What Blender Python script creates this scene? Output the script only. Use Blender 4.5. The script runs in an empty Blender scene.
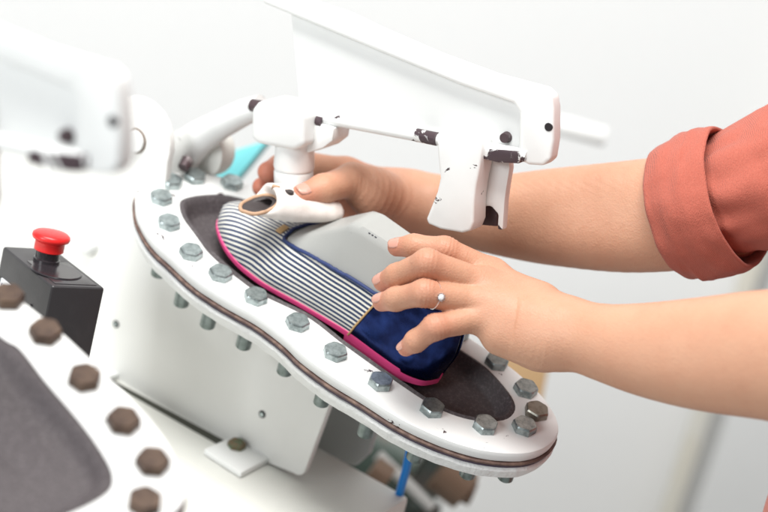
import bpy, bmesh, math, random
import numpy as np
from mathutils import Vector, Matrix, noise
from mathutils.geometry import tessellate_polygon
random.seed(7)
S = bpy.context.scene
COL = S.collection

# ------------------------------------------------------------------ camera
W0, H0, LENS = 768.0, 512.0, 85.0
F = W0*LENS/36.0
PITCH, ROLL = math.radians(23), math.radians(14)
UPC = np.array([math.sin(ROLL)*math.cos(PITCH), math.cos(ROLL)*math.cos(PITCH), math.sin(PITCH)])
XW = np.array([1.0, 0, 0]) - UPC[0]*UPC; XW /= np.linalg.norm(XW)
YW = np.cross(UPC, XW)
RW = np.stack([XW, YW, UPC])                       # camera space -> world
def Pc(px, py, d): return np.array([(px-384)/F*d, -(py-256)/F*d, -d])
Q_C = Pc(345, 353, 1.15)
CAMZ = 1.02 - float(Q_C @ UPC)
CAMP = np.array([0, 0, CAMZ])
def Wd(p): return RW @ np.asarray(p) + CAMP
def at(px, py, d): return Wd(Pc(px, py, d))        # a point of the place, from its bearing and its distance
def on(px, py, q, nn):                             # bearing met with a plane (world)
    r = RW @ Pc(px, py, 1.0); t = ((q-CAMP) @ nn)/(r @ nn)
    return CAMP + r*t
def unit(a): a = np.asarray(a, float); return a/np.linalg.norm(a)
cam = bpy.data.objects.new('camera', bpy.data.cameras.new('camera'))
COL.objects.link(cam); S.camera = cam
m = Matrix.Identity(4)
for i in range(3):
    for j in range(3): m[i][j] = RW[i][j]
    m[i][3] = CAMP[i]
cam.matrix_world = m
cam.data.lens = LENS; cam.data.sensor_width = 36; cam.data.clip_end = 100; cam.data.clip_start = 0.02
cam.data.dof.use_dof = True; cam.data.dof.focus_distance = 1.115; cam.data.dof.aperture_fstop = 4.5
# ------------------------------------------------------------------ light
w = bpy.data.worlds.new('World'); S.world = w; w.use_nodes = True
w.node_tree.nodes['Background'].inputs[0].default_value = (0.96, 0.98, 1.0, 1)
w.node_tree.nodes['Background'].inputs[1].default_value = 0.30
def area(name, pos, target, sx, sy, power, col):
    l = bpy.data.lights.new(name, 'AREA'); l.shape = 'RECTANGLE'; l.size = sx; l.size_y = sy
    l.energy = power; l.color = col
    o = bpy.data.objects.new(name, l); COL.objects.link(o)
    o.location = pos; o.rotation_euler = (Vector(target)-Vector(pos)).to_track_quat('-Z', 'Y').to_euler()
area('ceiling_lamp', (-0.2, 0.75, 2.65), (0.0, 1.15, 1.0), 1.2, 0.8, 44, (1.0, 0.985, 0.96))
area('window_light', (-2.3, -1.2, 2.3), (0.05, 1.25, 1.0), 1.3, 1.3, 70, (0.95, 0.98, 1.0))
S.view_settings.view_transform = 'Standard'; S.view_settings.look = 'None'
S.view_settings.exposure = 0.08; S.view_settings.gamma = 1.0
try: S.view_settings.use_curve_mapping = False
except Exception: pass

# frames of the machine
N_P = RW @ unit([0.235, .79, .565])
u_c = np.array([1, -.65, 0.0]); n_c = unit([0.235, .79, .565]); u_c[2] = -(n_c[0]*u_c[0]+n_c[1]*u_c[1])/n_c[2]
U_P = RW @ unit(u_c); V_P = np.cross(N_P, U_P)
Q_P = Wd(Q_C)
UH = unit([U_P[0], U_P[1], 0]); UPW = np.array([0, 0, 1.0]); AN = np.cross(UH, UPW)
def pl(a, b, h): return Q_P + (U_P*a + V_P*b + N_P*h)/1000.0     # mm on the sole plate

# ------------------------------------------------------------------ helpers
def setp(o, **k):
    for a, b in k.items():
        if b is not None: o[a] = b
    return o
def rootmat(o):
    while o.parent is not None: o = o.parent
    return np.array(o.matrix_basis)
def thing(name, label, cat, loc, rot=None, group=None):
    o = bpy.data.objects.new(name, None); COL.objects.link(o); o.empty_display_size = .02
    M = np.eye(4); M[:3, 3] = loc
    if rot is not None: M[:3, :3] = rot
    o.matrix_basis = Matrix(M.tolist())
    return setp(o, label=label, category=cat, group=group)
def mesh_from(name, verts, faces, mat, smooth=30, bev=0, seg=2, uvs=None):
    me = bpy.data.meshes.new(name)
    me.from_pydata([tuple(map(float, v)) for v in verts], [], [tuple(int(i) for i in f) for f in faces])
    me.validate()
    bm = bmesh.new(); bm.from_mesh(me)
    bmesh.ops.recalc_face_normals(bm, faces=bm.faces)
    if bev:
        es = [e for e in bm.edges if len(e.link_faces) == 2 and e.calc_face_angle(0) > 0.5]
        bmesh.ops.bevel(bm, geom=es, offset=bev, segments=seg, affect='EDGES', profile=.6, clamp_overlap=True)
    bm.to_mesh(me); bm.free()
    if mat: me.materials.append(mat)
    if smooth:
        for p in me.polygons: p.use_smooth = True
        if smooth < 180: me.set_sharp_from_angle(angle=math.radians(smooth))
    return me
def obj(name, verts, faces, mat, parent=None, **k):
    """verts are world positions; stored relative to the root of the thing"""
    label = k.pop('label', None)
    V = np.asarray(verts, float).reshape(-1, 3)
    if parent is not None:
        Mi = np.linalg.inv(rootmat(parent)); V = V @ Mi[:3, :3].T + Mi[:3, 3]
    o = bpy.data.objects.new(name, mesh_from(name, V, faces, mat, **k)); COL.objects.link(o)
    if parent is not None: o.parent = parent
    if label: o['label'] = label
    return o
class MB:
    def __init__(s): s.v = []; s.f = []
    def add(s, v, f):
        b = len(s.v); s.v += [np.asarray(x, float) for x in v]; s.f += [tuple(i+b for i in q) for q in f]; return s
    def tube(s, pts, rads, n=20, cap=True):
        pts = [np.asarray(p, float) for p in pts]; N = len(pts)
        rads = [rads]*N if np.isscalar(rads) else rads
        d0 = unit(pts[1]-pts[0]); a = unit(np.cross(d0, [0.31, .2, .93])); rings = []
        for i, p in enumerate(pts):
            d = unit(pts[min(i+1, N-1)]-pts[max(i-1, 0)]); a = unit(a - d*(a@d)); b = np.cross(d, a)
            rings.append([p + rads[i]*(a*math.cos(t)+b*math.sin(t)) for t in np.linspace(0, 2*math.pi, n, endpoint=False)])
        return s.loft(rings, cap)
    def loft(s, rings, cap=True, closed=True):
        n = len(rings[0]); v = [q for r in rings for q in r]; f = []
        for i in range(len(rings)-1):
            for j in range(n if closed else n-1):
                k = (j+1) % n; f.append((i*n+j, i*n+k, (i+1)*n+k, (i+1)*n+j))
        if cap: f += [tuple(range(n))[::-1], tuple(range((len(rings)-1)*n, len(rings)*n))]
        return s.add(v, f)
    def prism(s, poly, o, ax, ay, az, z0, z1):
        """polygon in (ax, ay) extruded along az"""
        o = np.asarray(o); n = len(poly)
        v = [o + ax*p[0] + ay*p[1] + az*z for z in (z0, z1) for p in poly]
        f = [tuple(range(n))[::-1], tuple(range(n, 2*n))] + [(i, (i+1) % n, n+(i+1) % n, n+i) for i in range(n)]
        return s.add(v, f)
    def build(s, name, mat, parent=None, **k): return obj(name, s.v, s.f, mat, parent, **k)
def smooth_closed(pts, n=160):
    P = np.asarray(pts, float); N = len(P); out = []
    for i in range(N):
        a, b, c, d = P[i-1], P[i], P[(i+1) % N], P[(i+2) % N]
        for t in np.linspace(0, 1, 12, endpoint=False):
            out.append(.5*((2*b)+(-a+c)*t+(2*a-5*b+4*c-d)*t*t+(-a+3*b-3*c+d)*t**3))
    out = np.array(out); L = np.r_[0, np.cumsum(np.linalg.norm(np.diff(np.vstack([out, out[:1]]), axis=0), axis=1))]
    o2 = np.vstack([out, out[:1]]); q = np.linspace(0, L[-1], n, endpoint=False)
    return np.stack([np.interp(q, L, o2[:, 0]), np.interp(q, L, o2[:, 1])], 1)
def area2(P): return .5*np.sum(P[:, 0]*np.roll(P[:, 1], -1)-np.roll(P[:, 0], -1)*P[:, 1])
def offset(P, d):
    """move a closed outline outwards by d"""
    t = np.roll(P, -1, 0)-np.roll(P, 1, 0); t /= np.linalg.norm(t, axis=1)[:, None]
    nn = np.stack([t[:, 1], -t[:, 0]], 1)*(1 if area2(P) > 0 else -1)
    return P + nn*d
def interp(x, xs, ys): return float(np.interp(x, xs, ys))
def sstep(a, b, x): t = np.clip((x-a)/(b-a), 0, 1); return t*t*(3-2*t)
def nz(p, s): return noise.noise(Vector(p)*s)

# ------------------------------------------------------------------ materials
def lin(c): return tuple(((x/255)/12.92 if x/255 <= .04045 else (((x/255)+.055)/1.055)**2.4) for x in c)+(1,)
class Mat:
    def __init__(s, name, base, rough=.5, metal=0, spec=.5):
        s.m = bpy.data.materials.new(name); s.m.use_nodes = True; s.t = s.m.node_tree; s.n = s.t.nodes
        s.b = s.n['Principled BSDF']; s.co = s.n.new('ShaderNodeTexCoord')
        s.b.inputs['Base Color'].default_value = tuple(base)[:3]+(1,); s.b.inputs['Roughness'].default_value = rough
        s.b.inputs['Metallic'].default_value = metal; s.b.inputs['Specular IOR Level'].default_value = spec
        s.last = None; s.colsock = None; s.base = tuple(base)[:3]+(1,)
    def L(s, a, b): s.t.links.new(a, b)
    def noise(s, scale, detail=4, rough=.55, space='Object', dist=0):
        x = s.n.new('ShaderNodeTexNoise'); x.inputs['Scale'].default_value = scale; x.inputs['Detail'].default_value = detail
        x.inputs['Roughness'].default_value = rough; x.inputs['Distortion'].default_value = dist
        s.L(s.co.outputs[space], x.inputs['Vector']); return x.outputs['Fac']
    def ramp(s, fac, a, b, ca=(0, 0, 0, 1), cb=(1, 1, 1, 1)):
        r = s.n.new('ShaderNodeValToRGB'); r.color_ramp.elements[0].position = a; r.color_ramp.elements[1].position = b
        r.color_ramp.elements[0].color = ca; r.color_ramp.elements[1].color = cb
        s.L(fac, r.inputs['Fac']); return r.outputs['Color']
    def mix(s, fac, b):
        """lay colour b over what is there, where fac"""
        x = s.n.new('ShaderNodeMix'); x.data_type = 'RGBA'
        if s.colsock is None: x.inputs['A'].default_value = s.base
        else: s.L(s.colsock, x.inputs['A'])
        if isinstance(b, (tuple, list)): x.inputs['B'].default_value = tuple(b)[:3]+(1,)
        else: s.L(b, x.inputs['B'])
        if isinstance(fac, (int, float)): x.inputs['Factor'].default_value = fac
        else: s.L(fac, x.inputs['Factor'])
        s.colsock = x.outputs['Result']; s.L(s.colsock, s.b.inputs['Base Color']); return s
    def bump(s, h, strength=.2, dist=.001):
        x = s.n.new('ShaderNodeBump'); x.inputs['Strength'].default_value = strength; x.inputs['Distance'].default_value = dist
        s.L(h, x.inputs['Height'])
        if s.last is not None: s.L(s.last, x.inputs['Normal'])
        s.last = x.outputs['Normal']; s.L(s.last, s.b.inputs['Normal']); return s
    def math(s, op, a, b=None):
        x = s.n.new('ShaderNodeMath'); x.operation = op
        for i, q in enumerate((a, b)):
            if q is None: continue
            if isinstance(q, (int, float)): x.inputs[i].default_value = q
            else: s.L(q, x.inputs[i])
        return x.outputs[0]
    def rough(s, fac, a, b):
        x = s.n.new('ShaderNodeMapRange'); x.inputs['To Min'].default_value = a; x.inputs['To Max'].default_value = b
        s.L(fac, x.inputs['Value']); s.L(x.outputs[0], s.b.inputs['Roughness']); return s
def paint(name, base=(.80, .81, .80), chip=.72, rough=.38, bump=.15, dist=.0006, scale=45, dirt=.25):
    p = Mat(name, base, rough)
    p.mix(p.math('MULTIPLY', p.ramp(p.noise(9, 5), .45, .75), dirt), (.60, .60, .57))
    if chip < 1:
        c = p.ramp(p.noise(scale, 6, .62, dist=.6), chip, chip+.012); p.mix(c, (.055, .034, .038))
    p.bump(p.noise(140, 3), bump, dist); p.bump(p.noise(14, 3), .12, .004); p.rough(p.noise(30), rough-.08, rough+.15)
    return p.m
M = {}
M['paint'] = paint('white_machine_paint', chip=1.0)
M['paint_chip'] = paint('chipped_white_paint', chip=.665, scale=75, dirt=.45)
M['paint_worn'] = paint('worn_clamp_paint', chip=.635, scale=60, dirt=.4)
M['paint_cast'] = paint('brushed_white_paint', chip=.76, bump=.6, dist=.003, scale=60, dirt=.5)
M['paint_bench'] = paint('bench_paint', base=(.74, .745, .70), chip=.80, rough=.5, dirt=.4)
M['paint_brk'] = paint('bracket_paint', base=(.80, .80, .775), chip=1.0, dirt=.2, rough=.42)
p = Mat('chipped_rod', (.82, .83, .82), .35); p.mix(p.ramp(p.noise(60, 6, .65, dist=1.), .60, .615), (.055, .035, .042)); p.bump(p.noise(120, 4), .3, .0006); M['rod'] = p.m
p = Mat('worn_rod_end', (.075, .05, .058), .4, .4); p.mix(p.ramp(p.noise(70, 6, .65, dist=1.), .56, .575), (.80, .80, .79)); p.bump(p.noise(120, 4), .3, .0006); M['rodend'] = p.m
p = Mat('dark_bare_metal', (.07, .045, .05), .5, .3); p.mix(p.ramp(p.noise(90, 5), .55, .7), (.3, .27, .27)); p.bump(p.noise(150), .4, .0008); M['bare'] = p.m
p = Mat('zinc_steel', (.44, .50, .50), .30, .9); p.mix(p.ramp(p.noise(190, 6, .65), .42, .62), (.24, .28, .28)); p.bump(p.noise(260, 3), .3, .0004); p.rough(p.noise(120), .28, .5); M['zinc'] = p.m
p = Mat('dark_zinc', (.20, .235, .23), .32, .85); p.mix(p.ramp(p.noise(170, 5), .42, .65), (.12, .15, .14)); p.bump(p.noise(260, 3), .3, .0004); M['nutsteel'] = p.m
p = Mat('rusty_steel', (.058, .034, .024), .5, .4); p.mix(p.ramp(p.noise(110, 5), .4, .7), (.125, .08, .053)); p.bump(p.noise(200, 4), .5, .0008); M['rust'] = p.m
p = Mat('dull_bolt', (.30, .29, .25), .38, .9); p.mix(p.ramp(p.noise(160, 5), .45, .7), (.17, .15, .12)); p.bump(p.noise(260, 3), .3, .0004); M['dull'] = p.m
p = Mat('green_rust', (.17, .12, .07), .6, .4); p.mix(p.ramp(p.noise(150, 4), .5, .6), (.10, .16, .09)); p.mix(p.ramp(p.noise(240, 3), .58, .62), (.32, .12, .05)); p.bump(p.noise(200), .6, .001); M['greenrust'] = p.m
p = Mat('membrane_rubber', (.068, .057, .061), .6, 0, .35)
p.mix(p.ramp(p.noise(560, 3, .7), .50, .72), (.15, .132, .136)); p.mix(p.math('MULTIPLY', p.ramp(p.noise(28, 4), .4, .75), .35), (.095, .083, .083))
p.bump(p.noise(800, 3, .7), .5, .0006); p.bump(p.noise(60, 3), .2, .001); M['rubber'] = p.m
p = Mat('gasket_leather', (.10, .055, .045), .6); p.mix(p.ramp(p.noise(130, 4), .45, .65), (.20, .125, .095)); p.bump(p.noise(180, 4), .6, .001); M['gasket'] = p.m
p = Mat('gasket_purple', (.06, .04, .07), .6); p.bump(p.noise(180, 4), .5, .001); M['gasket2'] = p.m
p = Mat('black_plastic', (.030, .028, .031), .42); p.bump(p.noise(900, 2), .25, .0003); p.mix(p.ramp(p.noise(40, 4), .5, .9), (.055, .052, .055)); M['black'] = p.m
p = Mat('black_gloss', (.03, .026, .03), .2); M['gloss'] = p.m
p = Mat('red_plastic', (.78, .018, .018), .33); p.bump(p.noise(300), .1, .0003); M['red'] = p.m
p = Mat('dark_hole', (.012, .009, .011), .8); M['hole'] = p.m
p = Mat('sticker_paper', (.74, .76, .78), .6); M['sticker'] = p.m
p = Mat('sticker_ink', (.06, .09, .18), .6); M['ink'] = p.m
p = Mat('last_plastic', (.37, .375, .36), .42, 0, .4); p.mix(p.math('MULTIPLY', p.ramp(p.noise(45, 5), .5, .75), .35), (.31, .31, .30)); p.bump(p.noise(420, 3), .12, .0003); p.mix(p.ramp(p.noise(300, 3, .5), .74, .76), (.30, .30, .29)); M['last'] = p.m
p = Mat('pink_rubber', (.92, .085, .29), .45); p.bump(p.noise(500), .15, .0003); M['pink'] = p.m
p = Mat('navy_satin_leather', (.005, .011, .058), .30, .85, .5)
p.mix(p.ramp(p.noise(55, 4), .45, .8), (.02, .045, .19)); p.bump(p.noise(26, 3, .5), .55, .004); p.bump(p.noise(520, 2), .08, .0003); p.rough(p.noise(40), .20, .32); M['navy'] = p.m  # lighter noise patches paint satin highlights into the navy
p = Mat('blue_binding', (.014, .032, .125), .6); p.bump(p.noise(900, 2), .4, .0004); M['binding'] = p.m
p = Mat('tan_cord', (.52, .33, .15), .6); p.bump(p.noise(900), .4, .0003); M['tan'] = p.m
p = Mat('dark_lining', (.03, .03, .045), .8); M['lining'] = p.m
p = Mat('striped_canvas', (.76, .74, .66), .75, 0, .25)
uvn = p.n.new('ShaderNodeUVMap'); sx = p.n.new('ShaderNodeSeparateXYZ'); p.L(uvn.outputs[0], sx.inputs[0])
wob = p.math('ADD', sx.outputs['Y'], p.math('MULTIPLY', p.math('SUBTRACT', p.noise(90, 3), .5), .00035))
fr = p.math('FRACT', p.math('DIVIDE', wob, .00305))
tri = p.math('ABSOLUTE', p.math('SUBTRACT', fr, .5))
p.mix(p.ramp(tri, .225, .25), (.026, .046, .115))
p.mix(p.math('MULTIPLY', p.ramp(p.noise(1400, 2), .45, .7), .22), (.25, .25, .24))
p.bump(p.noise(1500, 2, .7), .5, .0004); M['stripe'] = p.m
p = Mat('white_leather', (.74, .69, .65), .5); p.mix(p.math('MULTIPLY', p.ramp(p.noise(60, 5), .5, .75), .5), (.55, .46, .41)); p.bump(p.noise(220, 4), .35, .0006); M['wleather'] = p.m
p = Mat('raw_tan_edge', (.48, .30, .19), .7); p.bump(p.noise(500, 3), .4, .0005); M['tanedge'] = p.m
p = Mat('inner_dark', (.045, .035, .035), .6); M['indark'] = p.m
p = Mat('blue_hose', (.0, .19, .60), .35); M['hose'] = p.m
p = Mat('grey_paint_and_shade', (.36, .365, .355), .5); p.bump(p.noise(140, 3), .2, .0006); M['grey'] = p.m  # plain grey for the pipe; on the rear bracket plate, painted-in shade
p = Mat('beige_paint', (.76, .73, .64), .7); p.mix(p.ramp(p.noise(12, 4), .4, .7), (.78, .77, .72)); M['beige'] = p.m
p = Mat('door_paint', (.82, .83, .83), .6); p.mix(p.ramp(p.noise(3, 4), .4, .8), (.77, .78, .78)); M['door'] = p.m
p = Mat('gap_shadow', (.05, .052, .04), .7); M['strip'] = p.m  # colour of the painted shadow in the gap below the bracket
p = Mat('teal_plastic', (.16, .56, .60), .5); M['teal'] = p.m
p = Mat('dark_green_metal', (.035, .055, .045), .5, .2); p.mix(p.ramp(p.noise(40, 4), .5, .7), (.07, .05, .04)); M['green'] = p.m
p = Mat('brown_metal', (.14, .09, .06), .5, .2); M['brown'] = p.m
p = Mat('silver', (.90, .90, .92), .15, 1); M['silver'] = p.m
p = Mat('clear_gem', (.86, .90, .92), .06, 0, .9); M['gem'] = p.m
p = Mat('coral_cloth', (.43, .115, .08), .85, 0, .15); p.mix(p.math('MULTIPLY', p.ramp(p.noise(1000, 2), .4, .7), .3), (.52, .175, .125))
wv = p.n.new('ShaderNodeTexWave'); wv.inputs['Scale'].default_value = 420; wv.inputs['Distortion'].default_value = 2.5; p.L(p.co.outputs['Object'], wv.inputs['Vector'])
p.bump(wv.outputs['Fac'], .45, .0006); p.bump(p.noise(900, 3), .6, .0006); p.bump(p.noise(90, 3), .3, .002); p.b.inputs['Sheen Weight'].default_value = .12; M['coral'] = p.m
p = Mat('wall_plaster', (.86, .865, .86), .8); p.mix(p.math('MULTIPLY', p.ramp(p.noise(1.6, 4), .4, .7), .25), (.80, .81, .81)); M['wall'] = p.m
p = Mat('floor_paint', (.6, .6, .58), .6); p.mix(p.ramp(p.noise(4, 4), .4, .7), (.52, .52, .5)); M['floor'] = p.m
p = Mat('tan_board', (.50, .33, .17), .7); p.bump(p.noise(60), .2, .001); M['board'] = p.m
# skin: tone varies by place (tone attribute: redder finger ends and knuckles)
p = Mat('skin', (.545, .30, .195), .42, 0, .35)
at_n = p.n.new('ShaderNodeAttribute'); at_n.attribute_name = 'tone'
p.mix(p.math('MULTIPLY', p.ramp(p.noise(38, 5), .4, .75), .5), (.50, .235, .145))
p.mix(at_n.outputs['Fac'], (.55, .175, .115))
p.mix(p.math('MULTIPLY', p.ramp(p.noise(260, 3), .55, .8), .22), (.42, .20, .13))
vo = p.n.new('ShaderNodeTexVoronoi'); vo.inputs['Scale'].default_value = 900; p.L(p.co.outputs['Object'], vo.inputs['Vector'])
p.bump(vo.outputs['Distance'], .35, .0004); p.bump(p.noise(190, 5, .65), .30, .0007); p.bump(p.noise(70, 3, .5), .12, .002); p.rough(p.noise(80), .38, .58)
p.b.inputs['Subsurface Weight'].default_value = .14; p.b.inputs['Subsurface Radius'].default_value = (1.0, .35, .2); p.b.inputs['Subsurface Scale'].default_value = .006
M['skin'] = p.m
p = Mat('fingernail', (.60, .31, .24), .3, 0, .5); p.b.inputs['Coat Weight'].default_value = .3; M['nail'] = p.m

# ------------------------------------------------------------------ setting
wl = unit([-0.10, -1.0, 0]); wo = np.array([0, 2.25, 0]); wr = np.cross(wl, UPW)*-1
b = MB(); b.add([wo+wr*-4, wo+wr*4, wo+wr*4+UPW*3.2, wo+wr*-4+UPW*3.2, wo+wr*-4-wl*.1, wo+wr*4-wl*.1, wo+wr*4+UPW*3.2-wl*.1, wo+wr*-4+UPW*3.2-wl*.1],
                [(0, 1, 2, 3), (7, 6, 5, 4), (0, 4, 5, 1), (1, 5, 6, 2), (2, 6, 7, 3), (3, 7, 4, 0)])
setp(b.build('wall', M['wall'], smooth=0), kind='structure')
b = MB(); b.add([(-4, -2, 0), (4, -2, 0), (4, 3.2, 0), (-4, 3.2, 0)], [(0, 1, 2, 3)])
setp(b.build('floor', M['floor'], smooth=0), kind='structure')

# ------------------------------------------------------------------ bench
A_BR = at(320, 420, 1.222)                                       # a point of the side bracket's plane
b0 = on(300, 480, A_BR, AN); BZ = b0[2]                           # the bench top passes under its corner
cor = on(410, 497, b0, UPW)
def bn(a, c, z=0): return np.array([*(cor + UH*a + AN*c)[:2], BZ+z])
bench = thing('machine_bench', 'white painted steel bench top under the sole press, its corner near the blue hose', 'bench', [*bn(-.3, .3)[:2], 0])
b = MB(); b.prism([(-.75, .0), (0, 0), (0, .62), (-.75, .62)], np.array([cor[0], cor[1], BZ]), UH, AN, UPW, -.045, 0)
b.build('bench_top', M['paint_bench'], bench, bev=.004)
b = MB(); b.prism([(-.74, .012), (-.012, .012), (-.012, .61), (-.74, .61)], np.array([cor[0], cor[1], 0]), UH, AN, UPW, 0, BZ-.045)
b.build('bench_cabinet', M['paint_brk'], bench, bev=.004)

# ------------------------------------------------------------------ sole press stations
RING = [(-202, 23), (-187, 4), (-171, -7), (-153, -15), (-132, -19), (-107, -23), (-81, -22), (-59, -19), (-36, -20), (-15, -24), (9, -25), (33, -23), (63, -21), (89, -14), (112, -2), (130, 17), (136, 36), (133, 54), (122, 66), (105, 75), (86, 80), (59, 83), (25, 84), (-10, 86), (-50, 92), (-95, 98), (-130, 99), (-164, 90), (-189, 72), (-203, 50)]
PAD = [(-174, 36), (-168, 27), (-158, 20), (-141, 13), (-120, 5), (-93, 1), (-71, 1), (-38, 8), (-8, 6), (25, 5), (58, 5), (77, 8), (93, 17), (104, 32), (104, 45), (97, 54), (81, 62), (62, 67), (35, 67), (0, 67), (-50, 73), (-100, 79), (-135, 79), (-158, 69), (-170, 52)]
BOLTS = [(-191, 43), (-182, 23), (-159, 6), (-128, -6), (-101, -7), (-71, -6), (-37, -4), (-3, -7), (33, -6), (69, 1), (100, 16), (117, 36), (114, 55), (97, 68), (69, 75), (35, 77), (0, 78), (-36, 82), (-70, 87), (-105, 90), (-140, 88), (-166, 79), (-186, 62)]
def ringsolid(outer, inner, z0, z1, r, org, rough=0, undercut=0):
    """flat closed band between two outlines, edges rounded by r; z1 > z0 (mm)"""
    b = MB(); n = len(outer)
    def lay(P, z, amp=0):
        out = []
        for q in P:
            k = 1+amp*nz((q[0], q[1], z), .09) if amp else 1
            out.append(org(q[0], q[1], z+(amp*nz((q[0], z, q[1]), .12) if amp else 0)))
        return out
    prof = [(-r, z1), (-r*.3, z1-r*.3), (0, z1-r), (0-undercut*.3, z0+r*2.2), (-r*.3-undercut, z0+r*.3), (-r-undercut*1.4, z0)]
    rings = [lay(offset(outer, d + (rough*nz((i*3.1, z, 0), 1) if rough else 0)), z, rough if 0 < j < 5 else 0) for i, (j, (d, z)) in enumerate(enumerate(prof))]
    b.loft(rings, cap=False)
    for z, k in ((z1, 0), (z0, 5)):
        oo = offset(outer, prof[k][0])
        loops = [[Vector((q[0], q[1], 0)) for q in oo]]
        if inner is not None: loops.append([Vector((q[0], q[1], 0)) for q in inner[::-1]])
        tri = tessellate_polygon(loops)
        pts = list(oo) + (list(inner[::-1]) if inner is not None else [])
        b.add([org(q[0], q[1], z) for q in pts], tri)
    if inner is not None:
        b.loft([[org(q[0], q[1], z1) for q in inner], [org(q[0], q[1], z0) for q in inner]], cap=False)
    return b
def merge(o, d=1e-5):
    bm = bmesh.new(); bm.from_mesh(o.data); bmesh.ops.remove_doubles(bm, verts=bm.verts, dist=d)
    bmesh.ops.recalc_face_normals(bm, faces=bm.faces); bm.to_mesh(o.data); bm.free()
    for p_ in o.data.polygons: p_.use_smooth = True
    o.data.set_sharp_from_angle(angle=math.radians(38)); return o
def hexring(r, z, c=(0, 0), rot=0): return [(c[0]+r*math.cos(rot+k*math.pi/3), c[1]+r*math.sin(rot+k*math.pi/3), z) for k in range(6)]
def boltmesh(mat, sc=1.0, name='bolt'):
    b = MB(); n = 24
    def cyl(r, z0, z1):
        b.loft([[(r*math.cos(t), r*math.sin(t), z) for t in np.linspace(0, 2*math.pi, n, endpoint=False)] for z in (z0, z1)])
    R = .0081*sc; H = .0050*sc
    # hexagon head whose top face is turned down to a circle, as forged heads are
    seg = 36; rr = []
    for z, k in ((.0, 0), (H*.80, 0), (H, 1)):
        ring = []
        for t in np.linspace(0, 2*math.pi, seg, endpoint=False):
            hx = R*math.cos(math.pi/6)/math.cos((t % (math.pi/3))-math.pi/6)
            q = min(hx, R*.975) if k == 0 and z > 0 else hx
            if k: q = min(hx*.93, R*.87)
            ring.append((q*math.cos(t), q*math.sin(t), z))
        rr.append(ring)
    b.loft(rr)
    return mesh_from(name, b.v, b.f, mat, smooth=24)
def nutmesh(mat, z0, z1):
    b = MB(); n = 24
    def cyl(r, za, zb, ch=.0006):
        b.loft([[(q*math.cos(t), q*math.sin(t), z) for t in np.linspace(0, 2*math.pi, n, endpoint=False)] for q, z in ((r, za), (r, zb+ch), (r-ch, zb))])
    b.loft([hexring(.0078, z0), hexring(.0078, z0-.004)])
    cyl(.0052, z0-.004, z1)
    return mesh_from('nut', b.v, b.f, mat, smooth=28)
def padmesh(PADo, org, dip, mid):
    n = len(PADo); b = MB(); rings = []
    c = np.array(mid)
    for k, t in enumerate(np.linspace(0, 1, 26)):
        tt = t*.985; ring = []
        for q in PADo:
            # shrink towards a spine rather than a point
            sp = np.array([np.clip(q[0], mid[0][0], mid[1][0]), np.interp(q[0], [mid[0][0], mid[1][0]], [mid[0][1], mid[1][1]])])
            pt = q + (sp-q)*tt
            dl = dip*(1-.12*sstep(-25, 25, pt[0])*(1-sstep(70, 95, pt[0])*.2))
            h = -.6 + 2.0*math.exp(-((t-.10)/.08)**2) - dl*sstep(.05, .32, t) + .5*nz((pt[0], pt[1], 0), .05)
            ring.append(org(pt[0], pt[1], h))
        rings.append(ring)
    b.loft(rings, cap=False)
    cen = np.mean(rings[-1], axis=0)
    m_ = len(rings[-1]); b.add(list(rings[-1]), [(i, m_-1-i, m_-2-i, i+1) for i in range(m_//2-1)])
    return b
def build_station(root, org, R, PADo, bolts, boltmat, nutm, arm_o, label_bolt, dip=10.5, mid=((-130, 43), (70, 36)), full=True):
    """org(a, b, h) gives a point of the plate; R its axes; arm_o a point of the press arm's plane"""
    Mi = np.linalg.inv(rootmat(root))
    o = ringsolid(R, PADo, -8, 0, 2.0, org, rough=.22); merge(o.build('clamp_ring', M['paint_chip'], root))
    gi = offset(R, -12)
    merge(ringsolid(offset(R, .9), gi, -10.3, -8.02, .6, org, rough=.35).build('gasket', M['gasket'], root))
    merge(ringsolid(offset(R, .1), gi, -12.4, -10.32, .6, org, rough=.3).build('leather_layer', M['gasket2'], root))
    merge(ringsolid(offset(R, -3), None, -22.4, -20, .4, org).build('bottom_plate', M['paint'], root))
    merge(ringsolid(offset(R, .8), gi, -23.2, -12.42, 2.4, org, rough=.7, undercut=2.0).build('base_frame', M['paint_cast'], root))
    merge(padmesh(PADo, org, dip, mid).build('rubber_pad', M['rubber'], root))
    hm = {k: boltmesh(M[k]) for k in set(boltmat)}
    for (a, c), bm_ in zip(bolts, boltmat):
        o = bpy.data.objects.new('bolt', hm[bm_]); COL.objects.link(o); o.parent = root
        loc = Mi @ np.append(org(a, c, .05), 1)
        sc_ = 1.08 if bm_ == 'rust' else 1.0
        Rl = Mi[:3, :3] @ np.stack([org(1000, 0, 0)-org(0, 0, 0), org(0, 1000, 0)-org(0, 0, 0), org(0, 0, 1000)-org(0, 0, 0)], 1)
        th = random.uniform(0, 6.28); tl = random.uniform(-.03, .03)
        Rz = np.array([[math.cos(th), -math.sin(th), 0], [math.sin(th), math.cos(th), 0], [0, 0, 1]])@np.array([[1, 0, 0], [0, 1, -tl], [0, tl, 1]])
        m4 = np.eye(4); m4[:3, :3] = Rl@Rz*sc_; m4[:3, 3] = loc[:3]; o.matrix_basis = Matrix(m4.tolist())
        nn = bpy.data.objects.new('nut', nutm); COL.objects.link(nn); nn.parent = o
        nn.location = (0, 0, random.uniform(-.001, .001))
    build_arm(root, arm_o)

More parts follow.
